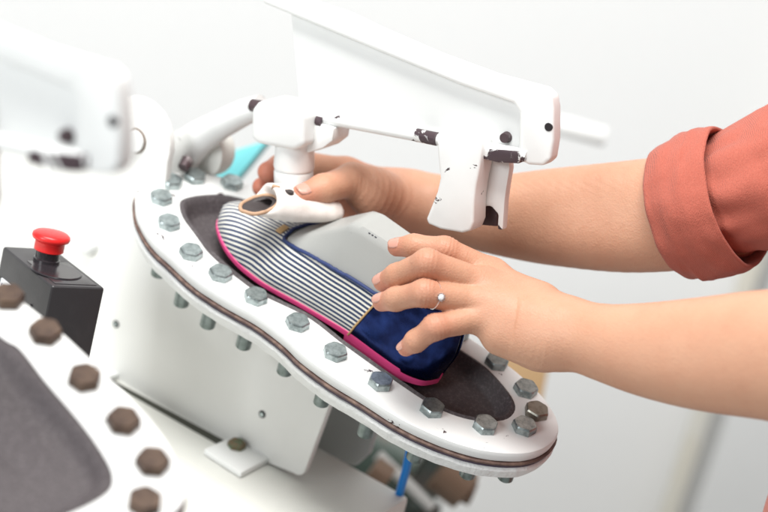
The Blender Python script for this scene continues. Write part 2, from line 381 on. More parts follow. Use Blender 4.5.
def build_arm(root, A):
    def px2(x, y, off=0):
        w_ = on(x, y, A_ARM+AN*off, AN)-A_ARM; return (w_@UH*1000, w_@UPW*1000)
    def ap(x, y, off=0):
        q = px2(x, y, off); return A + UH*q[0]/1000 + UPW*q[1]/1000 + AN*off
    arm = MB()
    # raised rim: long sloping bar, elbow, short drop
    bar = [(262, -14), (292, -4), (345, 14), (374, 28), (434, 54), (491, 75), (528, 85), (543, 89), (551, 96), (553, 108), (553, 140), (550, 160), (543, 166), (527, 165), (521, 160), (518, 148), (519, 112), (513, 103), (458, 84), (397, 59), (294, 16), (262, 3)]
    arm.prism([px2(*q) for q in bar], A, UH/1000, UPW/1000, AN/1000, -11, 0)
    a_o = arm.build('press_arm', M['paint'], root, bev=.0042, seg=3, smooth=40)
    wb = MB(); wb.prism([px2(*q, -.007) for q in [(290, 8), (345, 28), (397, 50), (458, 75), (512, 95), (524, 100), (524, 158), (505, 152), (435, 137), (330, 116), (300, 111)]], A, UH/1000, UPW/1000, AN/1000, -12, -7)
    wb.build('web_plate', M['paint'], a_o, bev=.0015, smooth=40)
    for (x, y, r) in ((548.5, 127, 2.6),):
        hb = MB(); hb.tube([ap(x, y)-AN*.006, ap(x, y)+AN*.0003], r/1000); hb.build('hole', M['hole'], a_o)
    c_ = ap(507, 137, -.007); sb = MB(); sb.tube([c_, c_+AN*.004], [.0036, .0030]); sb.build('screw', M['bare'], a_o)
    rd = MB(); rd.tube([ap(250, 104, -.002), ap(528, 156, -.002)], .0040); rd.build('rod', M['rod'], a_o)
    # bare end of the rod between clamp and elbow
    be = MB(); be.prism([px2(*q) for q in [(476-(45 if root is not press else 0), 156-(12 if root is not press else 0)), (479-(45 if root is not press else 0), 147-(10 if root is not press else 0)), (523, 151), (521, 163), (500, 162)]] if False else [px2(*q) for q in [(476, 156), (479, 147), (523, 151), (521, 163), (500, 162)]], A, UH/1000, UPW/1000, AN/1000, -9, 2.5); be.build('rod_end', M['rodend'], a_o, bev=.001)
    return a_o
main_axes = np.stack([U_P, V_P, N_P], 1)
press = thing('sole_press', 'white sole press plate ringed with zinc hex bolts, holding the striped shoe', 'shoe press', Q_P, main_axes, 'sole pressing stations')
A_ARM = at(295, 150, 1.195)
NUT_Z = nutmesh(M['nutsteel'], -.0222, -.0415)
RS = smooth_closed(RING, 200); PS = smooth_closed(PAD, 160)
bm_list = ['dull' if q == (114, 55) else 'zinc' for q in BOLTS]
build_station(press, pl, RS, PS, BOLTS, bm_list, NUT_Z, A_ARM, '')

def arm_p(px, py, off=0): return on(px, py, A_ARM+AN*off, AN)
def ab(px, py, off=0):
    w_ = arm_p(px, py, off) - A_ARM; return (w_@UH*1000, w_@UPW*1000)
arm_part = [c for c in press.children if c.name.startswith('press_arm')][0]
# toe post on the rod: block, neck, foot
def lathe(prof, o, ax, n=40, flat=None):
    a = unit(np.cross(ax, AN)); c = np.cross(ax, a); rings = []
    for r, z in prof:
        rings.append([o + ax*z/1000 + (a*math.cos(t)+c*math.sin(t))*r/1000 for t in np.linspace(0, 2*math.pi, n, endpoint=False)])
    return MB().loft(rings)
ptop = ab(297, 104); pbot = ab(293, 186)
POST_A = A_ARM + UH*pbot[0]/1000 + UPW*pbot[1]/1000
pax = unit((UH*ptop[0]+UPW*ptop[1]) - (UH*pbot[0]+UPW*pbot[1]))
post = lathe([(9, 0), (11.5, .5), (12.6, 2), (13.2, 9.5), (12.8, 10.8), (12.0, 11.2), (12.0, 11.8), (13.2, 12.2), (13.6, 14), (13.0, 24), (13.4, 30), (14.6, 35)], POST_A, pax)
post_o = post.build('toe_post', M['paint'], arm_part, smooth=35)
blk = [ab(266, 106), ab(272, 98), ab(312, 104), ab(318, 112), ab(318, 141), ab(308, 146), ab(272, 140), ab(265, 134)]
b = MB(); b.prism(blk, A_ARM, UH/1000, UPW/1000, AN/1000, -16, 16); b.build('post_block', M['paint'], post_o, bev=.0035, seg=3, smooth=40)
blk2 = [ab(312, 118, -.004), ab(341, 126, -.004), ab(339, 139, -.004), ab(330, 146, -.004), ab(312, 152, -.004)]
b = MB(); b.prism(blk2, A_ARM, UH/1000, UPW/1000, AN/1000, -16, 4); b.build('post_lug', M['paint'], post_o, bev=.002, smooth=40)
# bare stretches of rod
for (x0, y0, x1, y1) in ((252, 105, 268, 108), (312, 120, 324, 122.5), (417, 135, 437, 139)):
    b = MB(); b.tube([arm_p(x0, y0), arm_p(x1, y1)], .0043); b.build('bare_rod', M['rodend'] if x0 > 300 else M['bare'], arm_part)
# heel clamp: waisted front cheek, cap and notched rear cheek
prof = [(437, 141), (460, 137), (480, 139), (482, 146), (480, 165), (476, 185), (474, 200), (473.5, 222), (470, 231), (462, 233), (440, 229), (428, 224), (426, 219), (431, 207), (437, 192), (440, 178), (438, 158)]
b = MB(); b.prism([ab(*q, .006) for q in prof], A_ARM, UH/1000, UPW/1000, AN/1000, -10, 6)
heel_o = b.build('heel_clamp', M['paint_worn'], arm_part, bev=.003, seg=3, smooth=40)
prof2 = [(474, 139), (502, 150), (510, 158), (511, 168), (508, 186), (506, 200), (504, 230), (498, 229.5), (499, 214), (492, 206), (484, 206), (479, 213), (477, 226), (468, 224), (466, 200), (470, 165)]
b = MB(); b.prism([ab(*q, -.012) for q in prof2], A_ARM, UH/1000, UPW/1000, AN/1000, -17, -10.4); b.build('clamp_cheek', M['paint_worn'], heel_o, bev=.002, seg=2, smooth=40)
inn = [(470, 196), (497, 200), (496, 227), (472, 225)]
b = MB(); b.prism([ab(*q, -.016) for q in inn], A_ARM, UH/1000, UPW/1000, AN/1000, -28, -17.2); b.build('clamp_core', M['bare'], heel_o, bev=.001)
# hinge casting from the rod end down to the back of the plate
b = MB()
cp = [(at(262, 106, 1.222), 8), (at(245, 112, 1.23), 9), (at(222, 124, 1.25), 10), (at(200, 137, 1.268), 12), (at(184, 150, 1.278), 15), (at(174, 168, 1.285), 15)]
b.tube([c[0] for c in cp], [c[1]/1000 for c in cp], n=24); b.build('hinge_casting', M['paint_worn'], arm_part, smooth=60)
b = MB(); b.tube([at(214, 148, 1.292), at(200, 152, 1.278)], [.019, .019], n=36); b.build('hinge_disc', M['paint_bench'], arm_part, bev=.0015)
b = MB(); b.tube([at(188, 160, 1.262), at(183, 168, 1.258)], [.0045, .004], n=18); b.build('hinge_pin', M['bare'], arm_part)
# side bracket under the plate
def br(px, py, off=0):
    w_ = on(px, py, A_BR+AN*off, AN) - A_BR; return (w_@UH, w_@UPW)
def under(a, off=0, h=-25):                                    # height of the plate's underside over the bracket's plane
    x = A_BR + UH*a + AN*off; return -(((x-Q_P)@N_P)-h/1000)/(UPW@N_P)
lug = []
lc = br(139, 139)
tl = -.165
poly = [br(112, 380), br(225, 444)]
c0 = br(303, 470)
for t in np.linspace(-100, -12, 8): poly.append((c0[0]-.004+.0075*math.cos(math.radians(t)), c0[1]+.003+.0075*math.sin(math.radians(t))))
re = br(340, 398); re = (re[0], under(re[0])); poly += [re, (lc[0]+.034, under(lc[0]+.034))]
for t in np.linspace(-10, 190, 16): poly.append((lc[0]+.030*math.cos(math.radians(t)), lc[1]+.030*math.sin(math.radians(t))))
poly += [br(-60, 150), br(-60, 290), br(98, 376)]
b = MB(); b.prism(poly, A_BR, UH, UPW, AN, -.003, .003); brk = b.build('side_bracket', M['paint_brk'], press, bev=.0012, smooth=40)
poly2 = [br(335, 380, -.05)]
b = MB(); sh = .0
q0, q1 = br(366, 470, -.06), br(250, 430, -.06)
poly2 = [(q1[0], q1[1]-.02), (q0[0]-.022, q0[1]-.004), (q0[0]-.008, q0[1]), (q0[0], q0[1]+.014), (q0[0]+.004, under(q0[0], -.06)), (q1[0], under(q1[0], -.06))]
b.prism(poly2, A_BR - AN*.06, UH, UPW, AN, -.003, .003); b.build('side_bracket', M['grey'], press, bev=.0012, smooth=40)  # rear plate of the bracket, its shade put into a darker grey
def brw(px, py, off=0): return on(px, py, A_BR+AN*off, AN)
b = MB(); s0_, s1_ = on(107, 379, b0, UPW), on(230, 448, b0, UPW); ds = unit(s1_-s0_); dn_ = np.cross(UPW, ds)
b.prism([(0, -.0015), (np.linalg.norm(s1_-s0_), -.004), (np.linalg.norm(s1_-s0_), .004), (0, .003)], np.array([*s0_[:2], BZ]), ds, -dn_, UPW, -.002, .0006); b.build('gap_shadow_strip', M['strip'], bench)  # thin dark strip standing in for the gap's shadow along the bracket foot
b = MB(); c_ = brw(139, 140); b.tube([c_, c_+AN*.0062], [.0078, .0078], n=32)
b.build('pivot_pin', M['paint'], brk, bev=.0006)
b = MB(); b.tube([c_+AN*.0028, c_+AN*.0040], [.0090, .0088], n=32); b.build('pivot_groove', M['brown'], brk)
for (x, y) in ((265, 413), (119, 323)):
    c_ = brw(x, y); b = MB(); b.tube([c_, c_+AN*.0036], [.0027, .0027], n=20); b.build('screw_hole', M['hole'], brk)
    b = MB(); b.tube([c_+AN*.001, c_+AN*.0042], [.0019, .0015], n=16); b.build('screw', M['zinc'], brk)
b = MB(); c_ = brw(93, 243); b.tube([c_, c_+AN*.009, c_+AN*.011], [.0075, .0072, .005], n=24); b.build('plug', M['paint'], brk, smooth=50)
# mounting feet with their bolts
for (pts, bx, by, mt) in (([(203, 455), (232, 442), (268, 464), (240, 479)], 235, 453, 'greenrust'), ([(78, 366), (104, 352), (128, 376), (100, 386)], 98, 361, 'dull')):
    b = MB(); zz = BZ
    P3 = [on(x, y, b0, UPW) for x, y in pts]; P3 = [np.array([*q[:2], 0]) for q in P3]
    b.prism([(q[0], q[1]) for q in P3], np.array([0, 0, zz]), np.array([1., 0, 0]), np.array([0, 1., 0]), UPW, .0005, .005)
    ft = b.build('mounting_foot', M['paint'], press, bev=.001)
    c_ = on(bx, by, b0, UPW); c_[2] = zz+.005
    b = MB(); b.loft([[c_+np.array(q) for q in hexring(.0065, 0)], [c_+np.array(q) for q in hexring(.0065, .0035)], [c_+np.array(q) for q in hexring(.005, .0048)]])
    b.build('bolt', M[mt], ft, smooth=28)

# near station, lower left: same make, mirrored sole, rust brown bolts
Q2 = at(113, 478, .87)
n2c = unit([0.20, .755, .625]); N2 = RW@n2c
u2 = np.array([1, -.75, 0.0]); u2[2] = -(n2c[0]*u2[0]+n2c[1]*u2[1])/n2c[2]; U2 = RW@unit(u2); V2 = np.cross(N2, U2)
def pl2(a, b_, h): return Q2 + (U2*a+V2*b_+N2*h)/1000.0
def uv2(px, py):
    w_ = (on(px, py, Q2, N2)-Q2)*1000; return (w_@U2, w_@V2)
press2 = thing('sole_press', 'out of focus sole press plate with rust brown bolts at lower left', 'shoe press', Q2, np.stack([U2, V2, N2], 1), 'sole pressing stations')
b2 = [uv2(*q) for q in [(-40, 262), (8, 300), (45, 335), (84, 381), (123, 424), (152, 465), (144, 505)]]
bb = b2[-1]
b2 += [(bb[0]-2, bb[1]-32), (bb[0]-14, bb[1]-60), (bb[0]-42, bb[1]-76), (bb[0]-76, bb[1]-82), (bb[0]-110, bb[1]-84), (bb[0]-144, bb[1]-84)]
far = [uv2(*q) for q in [(-60, 285), (0, 336), (20, 349), (46, 382), (80, 422), (103, 454), (113, 476), (107, 494)]]
e = far[-1]; s0 = far[0]
pad2 = far + [(e[0]-1, e[1]-22), (e[0]-8, e[1]-44), (e[0]-34, e[1]-60), (e[0]-70, e[1]-66), (e[0]-110, e[1]-68), (s0[0]-30, s0[1]-96), (s0[0]-60, s0[1]-82), (s0[0]-78, s0[1]-40), (s0[0]-50, s0[1]-6)]
rg = [uv2(*q) for q in [(-60, 238), (0, 282), (28, 304), (64, 333), (111, 378), (152, 420), (178, 462), (184, 500)]]
e = rg[-1]
ring2 = rg + [(e[0]+2, e[1]-24), (e[0]-6, e[1]-60), (e[0]-36, e[1]-84), (e[0]-80, e[1]-94), (e[0]-130, e[1]-98), (s0[0]-40, s0[1]-124), (s0[0]-85, s0[1]-105), (s0[0]-108, s0[1]-45), (s0[0]-70, s0[1]+22)]
b2 += [(s0[0]-40, s0[1]-92), (s0[0]-80, s0[1]-76), (s0[0]-94, s0[1]-42), (s0[0]-70, s0[1]+4)]
if area2(np.array(ring2)) > 0: pass
R2 = smooth_closed(ring2, 200); P2 = smooth_closed(pad2, 160)
if area2(R2)*area2(RS) < 0: R2 = R2[::-1]
if area2(P2)*area2(PS) < 0: P2 = P2[::-1]
cx0 = P2[:, 0].min(); cx1 = P2[:, 0].max(); cyy = P2[:, 1].mean()
NUT_R = nutmesh(M['rust'], -.0222, -.0415)
A_ARM2 = None
# its arm keeps the same shape; the elbow is found at the frame's upper left
el = at(113, 78, .775); _e = on(551, 96, A_ARM, AN)-A_ARM; A_ARM2 = el - _e
build_station(press2, pl2, R2, P2, b2, ['rust']*len(b2), NUT_R, A_ARM2, '', dip=7.0, mid=((cx0+45, cyy-4), (cx1-35, cyy)))
arm2 = [c for c in press2.children if c.name.startswith('press_arm')][0]
def ab2(px, py):
    w_ = on(px, py, A_ARM2, AN)-A_ARM2; return (w_@UH*1000, w_@UPW*1000)
b = MB(); b.prism([ab(*q, .004) for q in prof], A_ARM2 - UH*.037 + UPW*.008, UH/1000, UPW/1000, AN/1000, -14, 4)
b.build('heel_clamp', M['paint_worn'], arm2, bev=.003, smooth=40)
# the pedestal that carries it down to the bench
c_ = pl2(-40, -20, -30); 
b = MB(); b.prism([(-.03, -.045), (.03, -.045), (.03, .045), (-.03, .045)], np.array([c_[0]-.04, c_[1]-.05, 0]), UH, AN, UPW, BZ, c_[2]-.01)
b.build('pedestal', M['paint'], press2, bev=.003)

# ------------------------------------------------------------------ control box
def _sq(t):
    n_ = RW@unit([.25*t, t, 1.0]); q = [on(x, y, at(52, 286, 1.12), n_) for x, y in ((52, 286), (105, 288), (3, 246))]
    return abs(unit(q[1]-q[0])@unit(q[2]-q[0])), t
_t = min(_sq(t) for t in np.linspace(.6, 6, 500))[1]
BN = RW@unit([.25*_t, _t, 1.0])
bxp = [on(x, y, at(52, 286, 1.12), BN) for x, y in ((52, 286), (105, 288), (3, 246))]
B0 = bxp[0]; ex = bxp[1]-B0; ey = bxp[2]-B0; lx, ly = np.linalg.norm(ex), np.linalg.norm(ey); ex /= lx
ey = ey/ly; ey = unit(ey-ex*(ex@ey)); 
box = thing('control_box', 'black plastic switch box with red mushroom stop button', 'switch box', B0-BN*.075)
def bp(a, c, z): return B0 + ex*a + ey*c + BN*z
HB = .075
b = MB(); b.prism([(0, 0), (lx, 0), (lx, ly), (0, ly)], B0, ex, ey, BN, -HB, 0)
b.build('body', M['black'], box, bev=.002, seg=3)
b = MB(); b.prism([(.004, .004), (lx-.004, .004), (lx-.004, ly*.62), (.004, ly*.62)], B0, ex, ey, BN, -.001, .0004)
b.build('top_plate', M['gloss'], box, bev=.0002)
bc = on(50, 262, B0, BN); 
def bcp(z): return bc+BN*z
cx_, cy_ = (bc-B0)@ex, (bc-B0)@ey
b = MB(); cc = bp(lx*.42, ly*.36, 0); b.tube([cc+BN*.0006, cc+BN*.0014], [.0165, .016], n=40); b.build('label_plate', M['gloss'], box)
pbase = on(46, 263, B0, BN)
b = lathe([(8.5, 0), (8.5, 3), (7.6, 3.5), (7.6, 9)], pbase, BN); b.build('button_collar', M['gloss'], box, smooth=35)
b = lathe([(9.0, 8.5), (9.6, 9), (9.6, 14.5), (10.2, 15.3), (11.8, 16.2), (12.3, 17.5), (12.0, 19.2), (10.5, 20.4), (5, 21.2), (.2, 21.4)], pbase, BN); b.build('stop_button', M['red'], box, smooth=50)
for a in (.28, .48, .74, .97):
    b = MB(); c_ = bp(0, ly*a, -.02); b.add([c_-ex*.0002+ey*s1*.0006+BN*z for s1, z in ((-1, 0), (1, 0), (1, -.035), (-1, -.035))]+[c_-ex*.0009+ey*s1*.0006+BN*z for s1, z in ((-1, 0), (1, 0), (1, -.035), (-1, -.035))], [(4, 5, 6, 7), (0, 1, 5, 4), (1, 2, 6, 5), (2, 3, 7, 6), (3, 0, 4, 7)])
    b.build('rib', M['hole'], box)
b = MB(); c_ = bp(0, ly*.80, -.019); b.add([c_-ex*.0012+ey*(s1*.0065)+BN*z for s1, z in ((-1, 0), (1, 0), (1, -.013), (-1, -.013))]+[c_+ey*(s1*.0065)+BN*z for s1, z in ((-1, 0), (1, 0), (1, -.013), (-1, -.013))], [(0, 1, 2, 3), (0, 1, 5, 4), (1, 2, 6, 5), (2, 3, 7, 6), (3, 0, 4, 7)])
stk = b.build('sticker', M['sticker'], box, smooth=0)
b = MB()
for k, (yy, zz) in enumerate(((-.0035, -.004), (0, -.004), (.0035, -.004), (-.0028, -.009), (.0015, -.009))):
    q = c_-ex*.0014+ey*yy+BN*zz; b.add([q+ey*s1*.0009+BN*s2*.0014 for s1, s2 in ((-1, -1), (1, -1), (1, 1), (-1, 1))], [(0, 1, 2, 3)])
b.build('print', M['ink'], stk, smooth=0)
b = MB(); c_ = bp(lx*.5, ly*.5, -HB); b.prism([(lx*.2, ly*.2), (lx*.8, ly*.2), (lx*.8, ly*.8), (lx*.2, ly*.8)], B0, ex, ey, BN, -HB-.03, -HB-.0002)
b.build('box_stand', M['paint'], box)

# ------------------------------------------------------------------ last and shoe
KU = [-142, -138, -127, -116, -105, -94, -75, -49, -25, -7, 20, 35, 44, 49.5, 53]
KN = [40.5, 33, 24, 17.5, 13.2, 10.8, 10, 13.5, 15.5, 16, 14.5, 14.5, 17, 21, 29.5]
KF = [41.5, 50, 60, 67, 72, 75, 75.5, 73, 69, 66, 62, 57, 49.5, 41, 31.5]
def crv(u, ys):
    # smooth interpolation (Catmull-Rom over the stations)
    i = int(np.clip(np.searchsorted(KU, u)-1, 0, len(KU)-2)); h = KU[i+1]-KU[i]; t = (u-KU[i])/h; t = min(max(t, 0), 1)
    def sl(k): k0, k1 = max(k-1, 0), min(k+1, len(KU)-1); return (ys[k1]-ys[k0])/(KU[k1]-KU[k0])
    m0, m1 = sl(i)*h, sl(i+1)*h
    return ys[i]*(2*t**3-3*t*t+1)+m0*(t**3-2*t*t+t)+ys[i+1]*(-2*t**3+3*t*t)+m1*(t**3-t*t)
def ridge(u): return interp(u, [-142, -140, -136, -128, -118, -105, -90, -83, -43, -38, -30, 42, 51, 53], [9, 12, 15, 18, 19.5, 20.5, 22, 24, 60, 64.5, 67, 69, 67, 65])
REAR = np.array([(1, 0), (1.035, .12), (.985, .28), (.84, .50), (.665, .74), (.52, .925), (.485, .962), (.44, .986), (.38, .998), (.2, 1.0), (0, 1.0)])
tR = np.r_[0, np.cumsum(np.linalg.norm(np.diff(REAR*[26, 76], axis=0), axis=1))]; tR /= tR[-1]
def hs(u, tau, side, off=0.0):
    """point of the last's half section: tau 0 at the sole edge, 1 on the ridge"""
    n_, f_ = crv(u, KN), crv(u, KF); c = .5*(n_+f_); w_ = .5*(f_-n_); h = ridge(u)
    a = tau*math.pi/2
    fr_ = (max(math.cos(a), 0)**.80, math.sin(a)**.85)
    rr_ = (np.interp(tau, tR, REAR[:, 0]), np.interp(tau, tR, REAR[:, 1]))
    k = sstep(-122, -36, u)
    x = fr_[0]*(1-k)+rr_[0]*k; y = fr_[1]*(1-k)+rr_[1]*k
    H = y*h
    du = sstep(8, 52, u)*(6.0*sstep(-4, 26, H) - .0022*max(H-24, 0)**2)
    return np.array([u+du, c+(-1 if side == 0 else 1)*w_*x, H])
def hsn(u, tau, side, off):
    p0 = hs(u, tau, side); e_ = .02
    a = hs(min(u+.8, 52.9), tau, side)-hs(max(u-.8, -141.9), tau, side)
    c = hs(u, min(tau+e_, 1), side)-hs(u, max(tau-e_, 0), side)
    nn = np.cross(a, c); L_ = np.linalg.norm(nn); nn = nn/L_ if L_ > 1e-9 else np.array([0, 0, 1.])
    if side == 1: nn = -nn
    if nn[2] < -.6 or (nn[1]*(1 if side else -1) < -.3): nn = -nn
    return p0+nn*off
US = list(np.r_[-142 + 10*(1-np.cos(np.linspace(0, math.pi/2, 12)))[:-1], np.linspace(-132, 43.5, 95), 43.5+9.5*np.sin(np.linspace(0, math.pi/2, 10))[1:]])
HB0 = -1.5
SHZ = 2.2                                            # how high the sole rides over the plate's plane
def sp(q): return pl(q[0], q[1], q[2]+SHZ)
NT = 26
last = thing('shoe_last', 'grey plastic shoe last filling the striped flat shoe', 'shoe last', pl(-20, 40, SHZ), main_axes)
b = MB(); rings = []
for u_ in US:
    r_ = [sp(hs(u_, t, 0)) for t in np.linspace(0, 1, NT)] + [sp(hs(u_, t, 1)) for t in np.linspace(1, 0, NT)[1:]]
    rings.append(r_)
b.loft(rings, cap=True)
o = b.build('cone', M['last'], last, smooth=60); merge(o, 2e-4)
# small embossed number on the cone's upper edge
b = MB()
for k, xx in enumerate((-24, -21.5, -19)):
    q = np.array([xx, 40-.5*52*.45, 76.0]); qq = hs(xx, .86, 0)
    cpt = sp(qq); b.tube([cpt, cpt+U_P*.0014], .00035, n=6)
b.build('stamp', M['lining'], last)
shoe = thing('shoe', 'flat shoe with navy striped toe, navy heel and pink sole', 'shoe', pl(-20, 40, SHZ), main_axes)
TLu = [-84, -82, -78, -70, -58, -40, -25, 5, 14, 26, 40, 66]; TLh = [23.6, 24, 25.5, 28.5, 31.5, 34, 35, 36, 40, 47, 53, 56]
def tau_top(u):
    if u < -84: return 1.0
    ht = interp(u, TLu, TLh); ts = np.linspace(0, 1, 160); hh = np.array([hs(u, t, 0)[2] for t in ts])
    i = int(np.argmax(hh >= ht)); return float(ts[i]) if hh[i] >= ht else 1.0
TT = {}
def ttop(u):
    k = round(u, 2)
    if k not in TT: TT[k] = tau_top(u)
    return TT[k]
def girth(u, tau):
    ts = np.linspace(0, tau, 14); P_ = np.array([hs(u, t, 0)[1:] for t in ts]); return float(np.sum(np.linalg.norm(np.diff(P_, axis=0), axis=1)))
GA = {}
def ga(u):
    k = round(min(u, -72), 1)
    if k not in GA: GA[k] = girth(k, 1.0) if k < -93 else girth(k, 1.0)
    return GA[k]
G72 = girth(-90, 1.0)
def seam_u(tau): return -9 + 13*tau/ max(ttop(0), .01)
def upper(name, mat, ulist, skew0, skew1, off, uv=False):
    b = MB(); UV = []
    NJ = 20
    for side in (0, 1):
        rings = []
        for i, u0 in enumerate(ulist):
            s_ = i/(len(ulist)-1); ring = []
            for j in range(NJ+1):
                f_ = j/NJ
                uu = u0 + (skew0*(1-s_)+skew1*s_)*f_
                uu = min(uu, 52.9)
                tau = f_*ttop(uu)
                q = hsn(uu, tau, side, off); ring.append(sp(q))
                # stripe coordinate: measured from the top line of the vamp over the toe, from the sole edge further back
                g = girth(uu, tau); ref = girth(uu, 1.0) if uu < -90 else G72
                UV.append((uu/1000, (g-ref)/1000*(1 if side == 0 else -1)+.05))
            rings.append(ring)
        b.loft(rings, cap=False, closed=False)
    me_o = b.build(name, mat, shoe, smooth=180)
    if uv:
        lay = me_o.data.uv_layers.new(name='UVMap')
        # vertices were not reordered: loops read their vertex's pair
        for lp in me_o.data.loops: lay.data[lp.index].uv = UV[lp.vertex_index]
    sol = me_o.modifiers.new('thickness', 'SOLIDIFY'); sol.thickness = .0011; sol.offset = -1
    return me_o
v_list = [q for q in US if q < -10] + [-9.0]
upper('striped_vamp', M['stripe'], v_list, 0, 13, 1.3, True)
h_list = list(np.linspace(-9, 37, 30)) + [39.5, 42.5, 45, 47, 49, 50.5, 51.6, 52.3, 52.8]
upper('heel_counter', M['navy'], h_list, 13, 0, 1.7)
# cord over the seam
for side in (0, 1):
    b = MB(); b.tube([sp(hsn(-9+13*f_, f_*ttop(-9+13*f_), side, 2.0)) for f_ in np.linspace(0, 1, 20)], .0007, n=8); b.build('seam_cord', M['tan'], shoe)
# binding along the top line
tl_u = list(np.linspace(52.7, -83.5, 90)); top0 = [sp(hsn(q, ttop(q), 0, 1.4)) for q in tl_u]; top1 = [sp(hsn(q, ttop(q), 1, 1.4)) for q in tl_u[::-1]]
mid_ = sp(hsn(-85.5, 1, 0, 1.6)); b = MB(); b.tube(top0+[mid_]+top1, .00125, n=10); b.build('binding', M['binding'], shoe)
# sole band and heel block
def band(name, mat, ulist, z0f, z1f, off):
    ring_pts = [(u_, 0) for u_ in ulist] + [(u_, 1) for u_ in ulist[::-1]]
    lo, hi, li, hi2 = [], [], [], []
    for u_, s_ in ring_pts:
        q = hs(u_, 0, s_); n_, f_ = crv(u_, KN), crv(u_, KF); c = .5*(n_+f_)
        d = unit([u_-np.clip(u_, -110, 45), q[1]-c, 0]) if (abs(q[1]-c) > .2 or u_ < -110 or u_ > 45) else np.array([0, 0, 0])
        o_ = off(u_); zz0, zz1 = z0f(u_), z1f(u_)
        lo.append(sp([u_+d[0]*(o_-.4), q[1]+d[1]*(o_-.4), zz0])); hi.append(sp([u_+d[0]*o_, q[1]+d[1]*o_, zz1-.4]))
        hi2.append(sp([u_+d[0]*(o_-.7), q[1]+d[1]*(o_-.7), zz1]))
        li.append(sp([q[0]-d[0]*3, q[1]-d[1]*3, zz1]))
    b = MB(); b.loft([lo, hi, hi2, li], cap=True); return b.build(name, mat, shoe, smooth=50)
band('sole', M['pink'], US, lambda u: -2.6, lambda u: 1.2+.9*sstep(-40, 0, u), lambda u: 1.9)
hu = list(np.linspace(-12, 38, 20))+US[-10:]
band('heel_block', M['pink'], hu, lambda u: -10.5+5.0*sstep(10, 50, u), lambda u: -2.2, lambda u: 1.2)
# tan loop on the vamp
b = MB(); q = hsn(-90, .93, 0, 1.5); c_ = sp(q); d1 = unit(sp(hsn(-90, .80, 0, 1.5))-c_); 
b.add([c_+U_P*s1*.0023+d1*s2+N_P*z for z in (.0006, .0018) for s1, s2 in ((-1, -.004), (1, -.004), (1, .0045), (-1, .0045))], [(0, 1, 2, 3), (4, 5, 6, 7), (0, 1, 5, 4), (1, 2, 6, 5), (2, 3, 7, 6), (3, 0, 4, 7)])
b.build('pull_tab', M['tan'], shoe, bev=.0004)

# ------------------------------------------------------------------ leather cap under the post
cap = thing('toe_cushion', 'worn white leather cap with tan rim pressed under the toe post', 'leather cap', at(290, 215, 1.19))
capax = [(at(259, 205, 1.168), 5.6, 10.5), (at(264, 204, 1.170), 9.0, 13.5), (at(271, 203, 1.173), 12.5, 16.5), (at(290, 205, 1.18), 12.5, 17.5), (at(310, 207, 1.187), 10.5, 17), (at(326, 208.5, 1.193), 8.5, 15), (at(336, 209, 1.197), 6, 11), (at(341, 210, 1.199), 2, 5)]
P0, P1 = capax[0][0], capax[-1][0]; axd = unit(P1-P0); cu = unit(UPW-axd*(UPW@axd)); cs = np.cross(axd, cu)
cs_i = [np.array(x) for x in zip(*[(c[0][0], c[0][1], c[0][2], c[1], c[2]) for c in capax])]
rings = []
TSK = np.linspace(0, len(capax)-1, 34)
for t in TSK:
    c = np.array([np.interp(t, range(len(capax)), cs_i[k]) for k in range(3)]); ru = np.interp(t, range(len(capax)), cs_i[3])/1000; rs = np.interp(t, range(len(capax)), cs_i[4])/1000
    lean = max(0, 1-t/1.6)
    rings.append([c + cu*ru*math.sin(a)*(1 if math.sin(a) > 0 else .75) + cs*rs*math.cos(a) + axd*lean*.013*(math.sin(a)*.9) + cu*.0006*nz((t, math.cos(a)*2, math.sin(a)*2), 1.3) for a in np.linspace(0, 2*math.pi, 36, endpoint=False)])
inner = []
for k, (sh_, de) in enumerate(((.70, -.0002), (.56, .002), (.62, .012), (.3, .020))):
    c = np.mean(rings[0], axis=0); inner.append([c+(q-c)*sh_+axd*de for q in rings[0]])
b = MB(); b.loft(rings, cap=False); b.loft([rings[-1]], cap=False) if False else None
b.add(rings[-1], [tuple(range(36))]); o = b.build('leather_shell', M['wleather'], cap, smooth=60); merge(o)
b = MB(); b.tube(rings[0]+[rings[0][0]], .0013, n=10); b.build('tan_rim', M['tanedge'], cap, smooth=180)
b = MB(); b.loft([rings[0]]+inner, cap=False); b.add(inner[-1], [tuple(range(36))]); b.build('dark_core', M['indark'], cap, smooth=60)
# slit and eyelet on the top
b = MB(); b.tube([rings[5][10]+cu*.0004, rings[8][9]+cu*.0006, rings[10][8]+cu*.0006], [.0004, .0013, .0005], n=8); b.build('slit', M['tanedge'], cap)
b = MB(); c_ = rings[12][7]; b.tube([c_-cu*.001, c_+cu*.0007], [.0032, .003], n=18); b.build('eyelet', M['indark'], cap)

# ------------------------------------------------------------------ bits behind
hose = MB(); hp = [at(410, 450, 1.235), at(406, 470, 1.245), at(400, 492, 1.255), at(390, 540, 1.28)]
hose.tube(hp, .0030, n=16); setp(hose.build('air_hose', M['hose'], None, smooth=60), label='bright blue air hose running down beside the bench corner', category='hose')
b = MB()
pump = thing('pump', 'blurred dark green pump with brown pipe end behind the bench', 'pump', at(420, 480, 1.75))
b.tube([at(345, 440, 1.62), at(395, 462, 1.60), at(430, 478, 1.58)], [.05, .045, .03], n=28); b.tube([at(380, 425, 1.66), at(372, 560, 1.7)], .035)
b.build('motor_body', M['green'], pump, smooth=40)
b = MB(); b.tube([at(440, 470, 1.55), at(466, 492, 1.55)], [.02, .018], n=20); b.tube([at(464, 490, 1.55), at(473, 494, 1.55)], .011); b.build('pipe_fitting', M['brown'], pump, smooth=40)
b = MB(); b.tube([at(372, 468, 1.5), at(388, 480, 1.5)], .012, n=20); b.build('copper_cap', M['brown'], pump, smooth=40)
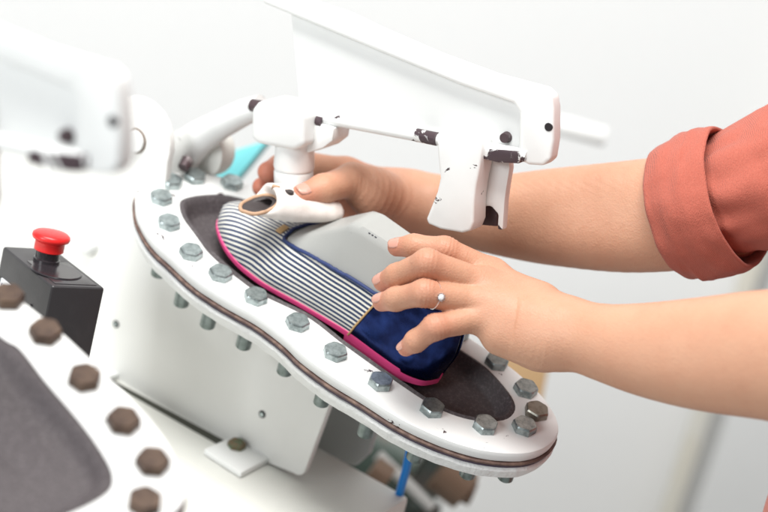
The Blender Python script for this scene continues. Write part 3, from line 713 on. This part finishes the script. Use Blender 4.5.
b = MB(); b.tube([at(378, 455, 1.53), at(432, 508, 1.53)], .005, n=20); b.build('pale_pipe', M['grey'], pump, smooth=40)
b = MB(); b.tube([at(410, 500, 1.7), at(405, 540, 1.7), [*at(405, 540, 1.7)[:2], 0]], .03); b.build('pump_stand', M['green'], pump)
tc = at(224, 167, 1.45)
b = MB(); vx = RW@np.array([1, .25, 0]); vy = RW@np.array([.25, 1., 0]); vz = RW@np.array([0, 0, 1.])
b.prism([(-.022, -.014), (.016, -.014), (.034, .012), (-.008, .010)], tc, vx, vy, vz, -.02, .02)
setp(b.build('plastic_block', M['teal'], None, bev=.002), label='small blurred teal block behind the toe of the press', category='block')
b = MB(); c_ = at(533, 392, 1.75)
b.prism([(-.028, -.05), (.012, -.05), (.006, .05), (-.05, .05)], c_, vx, vy, vz, -.02, .02)
setp(b.build('tan_block', M['board'], None, bev=.003), label='blurred tan brown block behind the heel of the press', category='block')
b = MB(); b.tube([at(556, 124, 1.75), at(606, 137, 1.75)], .010, n=20)
setp(b.build('wall_rail', M['paint'], None, bev=.002), label='short white rail behind the press arm elbow', category='rail')
# door edge far right
b = MB(); c1, c2 = on(735, 385, wo+wl*.03, wl), on(690, 540, wo+wl*.06, wl); 
b.prism([(0, 0), (.9, 0), (.9, .018), (0, .018)], np.array([c1[0], c1[1], .02]), wr, wl, UPW, 0, 2.0)
setp(b.build('door', M['door'], None, bev=.004), label='plain white door standing behind the forearm at lower right', category='door')

c1 = on(686, 430, wo+wl*.03, wl)
b = MB(); b.prism([(0, 0), (.022, 0), (.022, .02), (0, .02)], np.array([c1[0], c1[1], .02]), wr, wl, UPW, 0, 2.3)
setp(b.build('trim_board', M['beige'], None, bev=.003), label='pale yellowish trim board on the wall beside the white door', category='trim')
# ------------------------------------------------------------------ person
exec_person = True
def roundcone_field(shape, org, h, prims):
    """smooth union of round cones on a grid; prims: (a, b, ra, rb, k)"""
    D = np.full(shape, .05, np.float32)
    ax = [org[i]+h*np.arange(shape[i]) for i in range(3)]
    for (a, b_, ra, rb, k) in prims:
        a = np.asarray(a); b_ = np.asarray(b_); pad = max(k, .004)+.004
        lo = np.minimum(a-ra, b_-rb)-pad; hi = np.maximum(a+ra, b_+rb)+pad
        sl = [slice(max(0, int((lo[i]-org[i])/h)), min(shape[i], int((hi[i]-org[i])/h)+2)) for i in range(3)]
        if any(s.start >= s.stop for s in sl): continue
        X, Y, Z = np.meshgrid(ax[0][sl[0]], ax[1][sl[1]], ax[2][sl[2]], indexing='ij')
        ba = b_-a; L2 = ba@ba
        t = ((X-a[0])*ba[0]+(Y-a[1])*ba[1]+(Z-a[2])*ba[2])/L2
        # slanted projection of a round cone
        L_ = math.sqrt(L2); dr = ra-rb
        tt = np.clip(t, 0, 1)
        d = np.sqrt((X-a[0]-ba[0]*tt)**2+(Y-a[1]-ba[1]*tt)**2+(Z-a[2]-ba[2]*tt)**2) - (ra+(rb-ra)*tt)
        d = d.astype(np.float32); o_ = D[sl[0], sl[1], sl[2]]
        hh = np.maximum(k-np.abs(o_-d), 0)/k
        D[sl[0], sl[1], sl[2]] = np.minimum(o_, d)-hh*hh*k*.25
    return D
def surface_nets(D, org, h):
    s = D < 0
    nx, ny, nzz = D.shape
    c = np.zeros((nx-1, ny-1, nzz-1), np.int8)
    for i in (0, 1):
        for j in (0, 1):
            for k in (0, 1): c += s[i:nx-1+i, j:ny-1+j, k:nzz-1+k]
    act = (c > 0) & (c < 8); idx = -np.ones(act.shape, np.int64); I = np.argwhere(act); idx[act] = np.arange(len(I))
    acc = np.zeros((len(I), 3)); cnt = np.zeros(len(I))
    cs_ = [(0, 0, 0), (1, 0, 0), (0, 1, 0), (0, 0, 1), (1, 1, 0), (1, 0, 1), (0, 1, 1), (1, 1, 1)]
    for a in cs_:
        for b_ in cs_:
            if sum(abs(a[q]-b_[q]) for q in range(3)) == 1 and a < b_:
                da = D[I[:, 0]+a[0], I[:, 1]+a[1], I[:, 2]+a[2]]; db = D[I[:, 0]+b_[0], I[:, 1]+b_[1], I[:, 2]+b_[2]]
                mk = (da < 0) != (db < 0); t = np.where(mk, da/np.where(mk, da-db, 1), 0)
                for q in range(3): acc[:, q] += np.where(mk, a[q]+t*(b_[q]-a[q]), 0)
                cnt += mk
    V = (I+acc/cnt[:, None])*h+org
    faces = []
    for ax in range(3):
        sl0 = [slice(None)]*3; sl1 = [slice(None)]*3; sl0[ax] = slice(0, -1); sl1[ax] = slice(1, None)
        ch = s[tuple(sl0)] != s[tuple(sl1)]
        E_ = np.argwhere(ch); o1, o2 = [q for q in range(3) if q != ax]
        ok = (E_[:, o1] > 0) & (E_[:, o2] > 0) & (E_[:, o1] < D.shape[o1]-1) & (E_[:, o2] < D.shape[o2]-1); E_ = E_[ok]
        def g(d1, d2):
            q = E_.copy(); q[:, o1] += d1; q[:, o2] += d2; return idx[q[:, 0], q[:, 1], q[:, 2]]
        Fq = np.stack([g(-1, -1), g(0, -1), g(0, 0), g(-1, 0)], 1)
        faces.append(Fq[(Fq >= 0).all(1)])
    return V, np.vstack(faces)
def relax(V, Fq, it=4, lam=.5):
    e = np.vstack([Fq[:, [0, 1]], Fq[:, [1, 2]], Fq[:, [2, 3]], Fq[:, [3, 0]]])
    for i in range(it):
        for l in (lam, -lam*1.03):
            A = np.zeros_like(V); n_ = np.zeros(len(V))
            for k in range(3):
                A[:, k] = np.bincount(e[:, 0], V[e[:, 1], k], len(V))+np.bincount(e[:, 1], V[e[:, 0], k], len(V))
            n_ = np.bincount(e[:, 0], minlength=len(V))+np.bincount(e[:, 1], minlength=len(V))
            V = V + l*(A/np.maximum(n_, 1)[:, None]-V)
    return V
def chain(pts, k=.004):
    """pts: (px, py, depth, r_mm)"""
    q = [(at(a, b_, d), r/1000) for a, b_, d, r in pts]
    return [(q[i][0], q[i+1][0], q[i][1], q[i+1][1], k) for i in range(len(q)-1)]
def spline(pts, k=.0012, n=6):
    P_ = np.array(pts, float); P_ = np.vstack([2*P_[0]-P_[1], P_, 2*P_[-1]-P_[-2]]); out = []
    for i in range(1, len(P_)-2):
        a, b_, c, d = P_[i-1:i+3]
        for t in np.linspace(0, 1, n, endpoint=False): out.append(.5*(2*b_+(c-a)*t+(2*a-5*b_+4*c-d)*t*t+(3*b_-a-3*c+d)*t**3))
    out.append(P_[-2]); return chain([tuple(q) for q in out], k)
def limb(prims_palm, fingers, h, arms=()):
    allp = prims_palm + [x for f_ in fingers for x in f_] + [x for f_ in arms for x in f_]
    P_ = np.array([p_ for c in allp for p_ in (c[0], c[1])]); R_ = max(max(c[2], c[3]) for c in allp)
    lo = P_.min(0)-R_-.008; hi = P_.max(0)+R_+.008; shape = tuple(int(x) for x in np.ceil((hi-lo)/h))
    D = roundcone_field(shape, lo, h, prims_palm)
    DA = None
    for f_ in arms:
        Df = roundcone_field(shape, lo, h, f_)
        if DA is None: DA = Df; continue
        k = .024; hh = np.maximum(k-np.abs(DA-Df), 0)/k
        DA = np.minimum(DA, Df)-hh*hh*k*.25
    if DA is not None:
        k = .013; hh = np.maximum(k-np.abs(D-DA), 0)/k
        D = np.minimum(D, DA)-hh*hh*k*.25
    DF = None
    for f_ in fingers:
        Df = roundcone_field(shape, lo, h, f_)
        if DF is None: DF = Df; continue
        k = .0009; hh = np.maximum(k-np.abs(DF-Df), 0)/k
        DF = np.minimum(DF, Df)-hh*hh*k*.25
    k = .0055; hh = np.maximum(k-np.abs(D-DF), 0)/k
    D = np.minimum(D, DF)-hh*hh*k*.25
    V, Fq = surface_nets(D, lo, h)
    return relax(V, Fq, 5), Fq
def nail(parent, tip, dip, r, dors, name='fingernail', wd=.64, ln=.0082):
    """curved plate on the back of a finger end"""
    ax = unit(tip-dip); dn = unit(dors-ax*(dors@ax)); sd = np.cross(ax, dn); b = MB(); G = 9
    rows = []
    for i in range(G):
        s_ = i/(G-1); row = []
        for j in range(G):
            a = (j/(G-1)-.5)*2; wdt = wd*(1-.35*max(0, s_*2-1.3)**2 - .25*max(0, .35-s_)**2*6)
            th = a*wdt
            rr = r*(1.0-.07*s_**2)+.00012
            row.append(tip + ax*(r*.62-ln*(1-s_)-(a*a)*.0012*(1 if s_ > .5 else -.6)) + (dn*math.cos(th)+sd*math.sin(th))*rr)
        rows.append(row)
    b.loft(rows, cap=False, closed=False)
    o = b.build(name, M['nail'], parent, smooth=180)
    md = o.modifiers.new('thickness', 'SOLIDIFY'); md.thickness = .0005; md.offset = 0
    return o
person = thing('person', 'person in a coral shirt with rolled sleeves, pressing the shoe and gripping the leather cap', 'person', np.array([*at(1010, 512, 1.15)[:2], 0]))
# near hand (left)
LW = (566, 333, 1.085)
lf = {
 'index': [(492, 275, 1.118, 9.9), (445, 250, 1.108, 8.0), (414, 246, 1.112, 7.0), (397, 247, 1.118, 5.9)],
 'middle': [(482, 285, 1.102, 10.0), (427, 263, 1.084, 8.4), (397, 276, 1.100, 7.3), (383, 282, 1.108, 6.1)],
 'ring': [(480, 303, 1.094, 9.6), (424, 293, 1.078, 7.9), (396, 299, 1.091, 6.9), (382, 302, 1.099, 5.9)],
 'little': [(486, 316, 1.092, 9.0), (435, 327, 1.077, 7.4), (416, 341, 1.085, 6.4), (406, 348, 1.092, 5.2)]}
pm = []
for nme, c in lf.items():
    r0 = {'index': 13, 'middle': 14, 'ring': 14.5, 'little': 14}[nme]
    q = {'index': (556, 321, 1.095), 'middle': (556, 327, 1.087), 'ring': (556, 334, 1.083), 'little': (552, 339, 1.083)}[nme]
    pm += chain([(*q, r0), c[0]], .012)
pm += chain([(536, 348, 1.085, 12.2), (500, 338, 1.088, 10.5)], .012)
arm1 = [spline([(545, 331+s_*8, 1.088, 12.5), (572, 334+s_*9, 1.080, 13.4), (605, 343+s_*11, 1.066, 15.2), (645, 350+s_*15, 1.050, 18), (700, 354+s_*19, 1.028, 21), (768, 355+s_*21, 1.0, 24.3), (840, 360+s_*20, .97, 28), (930, 360+s_*6, .94, 33)]) for s_ in (-1, 1)]
pm += chain([(540, 305, 1.105, 13), (505, 292, 1.135, 11), (478, 300, 1.155, 8.5), (460, 310, 1.165, 7.5)], .010)
V1, F1 = limb(pm, [chain(c, .0035) for c in lf.values()], .00095, arm1)
# far hand (right)
rf = {
 'index': [(346, 174, 1.236, 11), (302, 164, 1.246, 9.2), (280, 167, 1.236, 8.2), (268, 172, 1.226, 7.2)],
 'middle': [(352, 186, 1.258, 11), (300, 179, 1.268, 9), (276, 183, 1.25, 8), (262, 187, 1.238, 6.8)],
 'ring': [(360, 200, 1.268, 10.5), (312, 205, 1.275, 8.8), (292, 208, 1.262, 7.6), (282, 210, 1.252, 6.8)],
 'little': [(368, 212, 1.27, 9.5), (332, 221, 1.275, 7.8), (315, 225, 1.27, 7), (306, 227, 1.265, 6)]}
pr = []
for nme, c in rf.items():
    q = {'index': (405, 197, 1.236), 'middle': (405, 200, 1.245), 'ring': (405, 206, 1.25), 'little': (405, 212, 1.25)}[nme]
    pr += chain([(*q, 15), c[0]], .012)
pr += chain([(398, 203, 1.226, 16), (372, 192, 1.212, 14.5), (352, 180, 1.203, 11)], .012)
pr += chain([(352, 180, 1.203, 11), (323, 189, 1.184, 9.3), (302, 195.5, 1.176, 7.6)], .004)
arm2_ = [spline([(402, 203+s_*7, 1.24, 14.5), (432, 207+s_*9, 1.235, 15), (500, 215+s_*14, 1.215, 17.5), (560, 217+s_*18, 1.2, 20.5), (640, 216+s_*21, 1.18, 23), (715, 206+s_*16, 1.16, 25.5), (800, 172+s_*6, 1.138, 26)]) for s_ in (-1, 1)]
V2_, F2_ = limb(pr, [chain(c, .0035) for c in rf.values()], .001, arm2_)
def vnormals(V, Fq):
    n_ = np.cross(V[Fq[:, 2]]-V[Fq[:, 0]], V[Fq[:, 3]]-V[Fq[:, 1]]); N_ = np.zeros_like(V)
    for k in range(4):
        for q in range(3): N_[:, q] += np.bincount(Fq[:, k], n_[:, q], len(V))
    return N_/np.maximum(np.linalg.norm(N_, axis=1), 1e-12)[:, None]
def hnoise(V, s_):
    return (np.sin(V[:, 0]*s_*1.3+V[:, 1]*s_*.7)+np.sin(V[:, 1]*s_*1.1-V[:, 2]*s_*.9+1.7)+np.sin(V[:, 2]*s_*1.5+V[:, 0]*s_*.4+.5))/3
def creases(V, Fq, fingers, extra):
    N_ = vnormals(V, Fq); d = np.zeros(len(V))
    if (N_*(V-V.mean(0))).sum() < 0: N_ = -N_
    for c in fingers:
        P_ = [np.array(at(*q[:3])) for q in c]
        for ji, (sp_, am, ext) in enumerate(((.0024, .00042, 1.15), (.0019, .00026, 1.1))):
            j_ = P_[1+ji]; ax = unit(P_[2+ji]-P_[ji]); rel = V-j_; t = rel@ax; rad = np.linalg.norm(rel-t[:, None]*ax, axis=1)
            near = np.exp(-(np.linalg.norm(rel, axis=1)/(c[1+ji][3]/1000*ext*1.25))**4)
            tt = t+.0007*hnoise(V, 420)
            g = sum(np.exp(-((tt-o_)/.00062)**2)*a_ for o_, a_ in ((0, 1), (sp_, .8), (-sp_, .8), (2.1*sp_, .4), (-2.1*sp_, .4)))
            d -= 1.7*am*g*near
            d += .0004*near*np.exp(-(t/.004)**2)
    for c, radii, lim, cen, am in extra:
        c = np.array(at(*c)); cen = np.array(at(*cen)); rr = np.linalg.norm(V-c, axis=1)+.0026*hnoise(V, 110)
        wgt = np.exp(-(np.linalg.norm(V-cen, axis=1)/lim)**4)
        for r_ in radii: d -= am*np.exp(-((rr-r_)/.0012)**2)*wgt
    return V+N_*d[:, None]
V1 = creases(V1, F1, list(lf.values()), [((440, 315, 1.08), (.050, .054, .0585, .063, .067), .014, (537, 352, 1.07), .00020)])
V2_ = creases(V2_, F2_, list(rf.values())+[[(380, 192, 1.215, 12), (352, 180, 1.203, 11), (323, 189, 1.184, 9.3), (302, 195.5, 1.176, 7.6)]], [((338, 182, 1.19), (.020, .025, .029, .034, .039, .045, .051), .026, (385, 198, 1.21), .00030)])
VB = np.vstack([V1, V2_]); FB = np.vstack([F1, F2_+len(V1)])
body = obj('body', VB, FB, M['skin'], person, smooth=180)
Mi = np.linalg.inv(rootmat(person)); 
def tone_spots(V):
    t = np.zeros(len(V))
    def spot(c, r, a):
        d = np.linalg.norm(V-c, axis=1)/r; return a*np.exp(-d*d)
    for f_, kk in ((lf, 1), (rf, 1.6)):
        for c in f_.values():
            t = np.maximum(t, spot(at(*c[3][:3]), .010, .75*kk)); t = np.maximum(t, spot(at(*c[1][:3]), .011, .42*kk)); t = np.maximum(t, spot(at(*c[2][:3]), .008, .25*kk)); t = np.maximum(t, spot(at(*c[0][:3]), .012, .18))
    t = np.maximum(t, spot(at(302, 195, 1.176), .012, .7)); t = np.maximum(t, spot(at(360, 210, 1.24), .03, .7)); t = np.maximum(t, spot(at(328, 182, 1.19), .011, .25))
    return np.clip(t, 0, 1)
tn = body.data.attributes.new('tone', 'FLOAT', 'POINT')
tn.data.foreach_set('value', tone_spots(VB).astype(np.float32))
UPI = RW@np.array([.15, .75, .65])
for nme, c in lf.items():
    dors = RW@np.array({'index': [-.35, .5, .8], 'middle': [-.45, .45, .75], 'ring': [-.4, .55, .72], 'little': [-.45, .5, .75]}[nme])
    nail(body, at(*c[3][:3]), at(*c[2][:3]), c[3][3]/1000, dors)
nail(body, at(302, 195.5, 1.176), at(323, 189, 1.184), .0076, RW@np.array([-.1, .55, .8]), wd=.72, ln=.0105)
# ring with a small round stone
rg_c = np.array(at(434, 295, 1.0815)); rax = unit(at(424, 293, 1.078)-at(480, 301, 1.094))
ra_ = unit(np.cross(rax, UPI)); rb_ = np.cross(rax, ra_)
ringo = thing('ring', 'thin silver ring with a round clear stone on the ring finger', 'ring', rg_c)
b = MB(); b.tube([rg_c+(ra_*math.cos(t)+rb_*math.sin(t))*.0085 for t in np.linspace(0, 2*math.pi, 41)], .00034, n=8, cap=False); b.build('band', M['silver'], ringo, smooth=180)
gd = unit(RW@np.array([-.0, -.05, 1.0])-rax*(RW@np.array([0, -.05, 1.0])@rax)); gp = rg_c+gd*.0091
b = MB(); 
for t in np.linspace(0, 2*math.pi, 10, endpoint=False):
    q = gp+(rax*math.cos(t)+np.cross(gd, rax)*math.sin(t))*.0023; b.tube([q-gd*.0006, q+gd*.0012], [.0006, .0004], n=8)
b.build('setting', M['silver'], ringo)
b = lathe([(.6, -.6), (2.0, .6), (1.2, 1.5), (.1, 1.6)], gp, gd, n=10); b.build('stone', M['gem'], ringo, smooth=0)
# shirt: sleeves, rolled cuffs and torso
def sleeve(pts, name, wr_=.0025, parent=None, n=72, fold=0, seed=0, **k):
    pts = [(np.asarray(p_), r) for p_, r in pts]; rings = []
    ns = 40; tt = np.linspace(0, len(pts)-1, ns)
    PP = np.array([[np.interp(t, range(len(pts)), [p_[0][q] for p_ in pts]) for q in range(3)] for t in tt]); RR = [np.interp(t, range(len(pts)), [p_[1] for p_ in pts]) for t in tt]
    a = unit(np.cross(unit(PP[1]-PP[0]), [0.1, .3, 1]))
    for i in range(ns):
        d = unit(PP[min(i+1, ns-1)]-PP[max(i-1, 0)]); a = unit(a-d*(a@d)); c = np.cross(d, a); ring = []
        for th in np.linspace(0, 2*math.pi, n, endpoint=False):
            q = (math.cos(th)*1.9, math.sin(th)*1.9, tt[i]*.8+seed)
            rr_ = RR[i] + wr_*nz(q, 1.0) + wr_*.6*nz((q[0]*2, q[1]*2, q[2]*2.2), 1.0) + fold*math.sin(tt[i]*5+1.3*math.cos(th)+seed)
            ring.append(PP[i]+(a*math.cos(th)+c*math.sin(th))*rr_)
        rings.append(ring)
    return rings
def hollow(rings, t, name, parent, smooth=180):
    # fold both ends inwards so that the cloth reads as thick
    c0_, c1_ = np.mean(rings[0], axis=0), np.mean(rings[-1], axis=0)
    def inw(ring, c, f_): return [c+(q-c)*f_ for q in ring]
    ax0 = unit(np.mean(rings[1], axis=0)-c0_)
    R_ = [[q+ax0*.012 for q in inw(rings[0], c0_, .90)], [q-ax0*.0010 for q in inw(rings[0], c0_, .93)], [q-ax0*.0026 for q in inw(rings[0], c0_, .965)], [q-ax0*.0016 for q in inw(rings[0], c0_, .99)]]+rings
    ax1 = unit(c1_-np.mean(rings[-2], axis=0))
    R_ += [[q+ax1*.0012 for q in inw(rings[-1], c1_, .985)], [q+ax1*.0006 for q in inw(rings[-1], c1_, .95)], [q-ax1*.01 for q in inw(rings[-1], c1_, .9)]]
    b = MB(); b.loft(R_, cap=False); return b.build(name, M['coral'], parent, smooth=smooth)
# torso and upper arms as one cloth body
tc_ = lambda x, y, d: at(x, y, d)
sh_far, sh_near = tc_(960, -60, 1.22), tc_(1130, 60, .86)
hip = np.array(tc_(1003, 520, 1.12)); chest = np.array(tc_(1100, 130, 1.05))
tp = [(hip, chest, .125, .135, .05), (chest, sh_far, .12, .065, .05), (chest, sh_near, .12, .065, .05), (hip+np.array([0, 0, -.18]), hip, .14, .125, .05)]
tp += [(tc_(800, 168, 1.138), tc_(880, 125, 1.14), .034, .045, .02), (tc_(880, 125, 1.14), sh_far, .045, .062, .03)]
tp += [(tc_(960, 350, .93), tc_(1080, 200, .88), .046, .056, .02), (tc_(1080, 200, .88), sh_near, .056, .062, .03)]
P_ = np.array([p_ for c in tp for p_ in (c[0], c[1])]); lo = P_.min(0)-.18; hi = P_.max(0)+.18; hh_ = .006
D = roundcone_field(tuple(int(x) for x in np.ceil((hi-lo)/hh_)), lo, hh_, [(a, b_, ra, rb, k) for a, b_, ra, rb, k in tp])
Vt, Ft = surface_nets(D, lo, hh_); Vt = relax(Vt, Ft, 4)
Vt = np.array([q + unit(q-hip)*(.004*nz(q, 14)+.002*nz(q, 33)) for q in Vt])
shirt = obj('shirt', Vt, Ft, M['coral'], person, smooth=180)
hollow(sleeve([(tc_(679, 212, 1.172), .0445), (tc_(694, 208, 1.166), .0478), (tc_(715, 203, 1.158), .0485), (tc_(736, 197, 1.150), .0465)], 'c', .0021, seed=1.0), .003, 'rolled_cuff', shirt)
hollow(sleeve([(tc_(720, 200, 1.158), .038), (tc_(748, 190, 1.148), .0415), (tc_(790, 177, 1.14), .045), (tc_(850, 156, 1.13), .051), (tc_(920, 90, 1.14), .058)], 's', .0045, seed=5.0), .003, 'sleeve', shirt)
hollow(sleeve([(tc_(880, 362, .957), .045), (tc_(920, 358, .945), .048), (tc_(965, 345, .93), .047)], 'c', .0021, seed=9.0), .003, 'rolled_cuff', shirt)
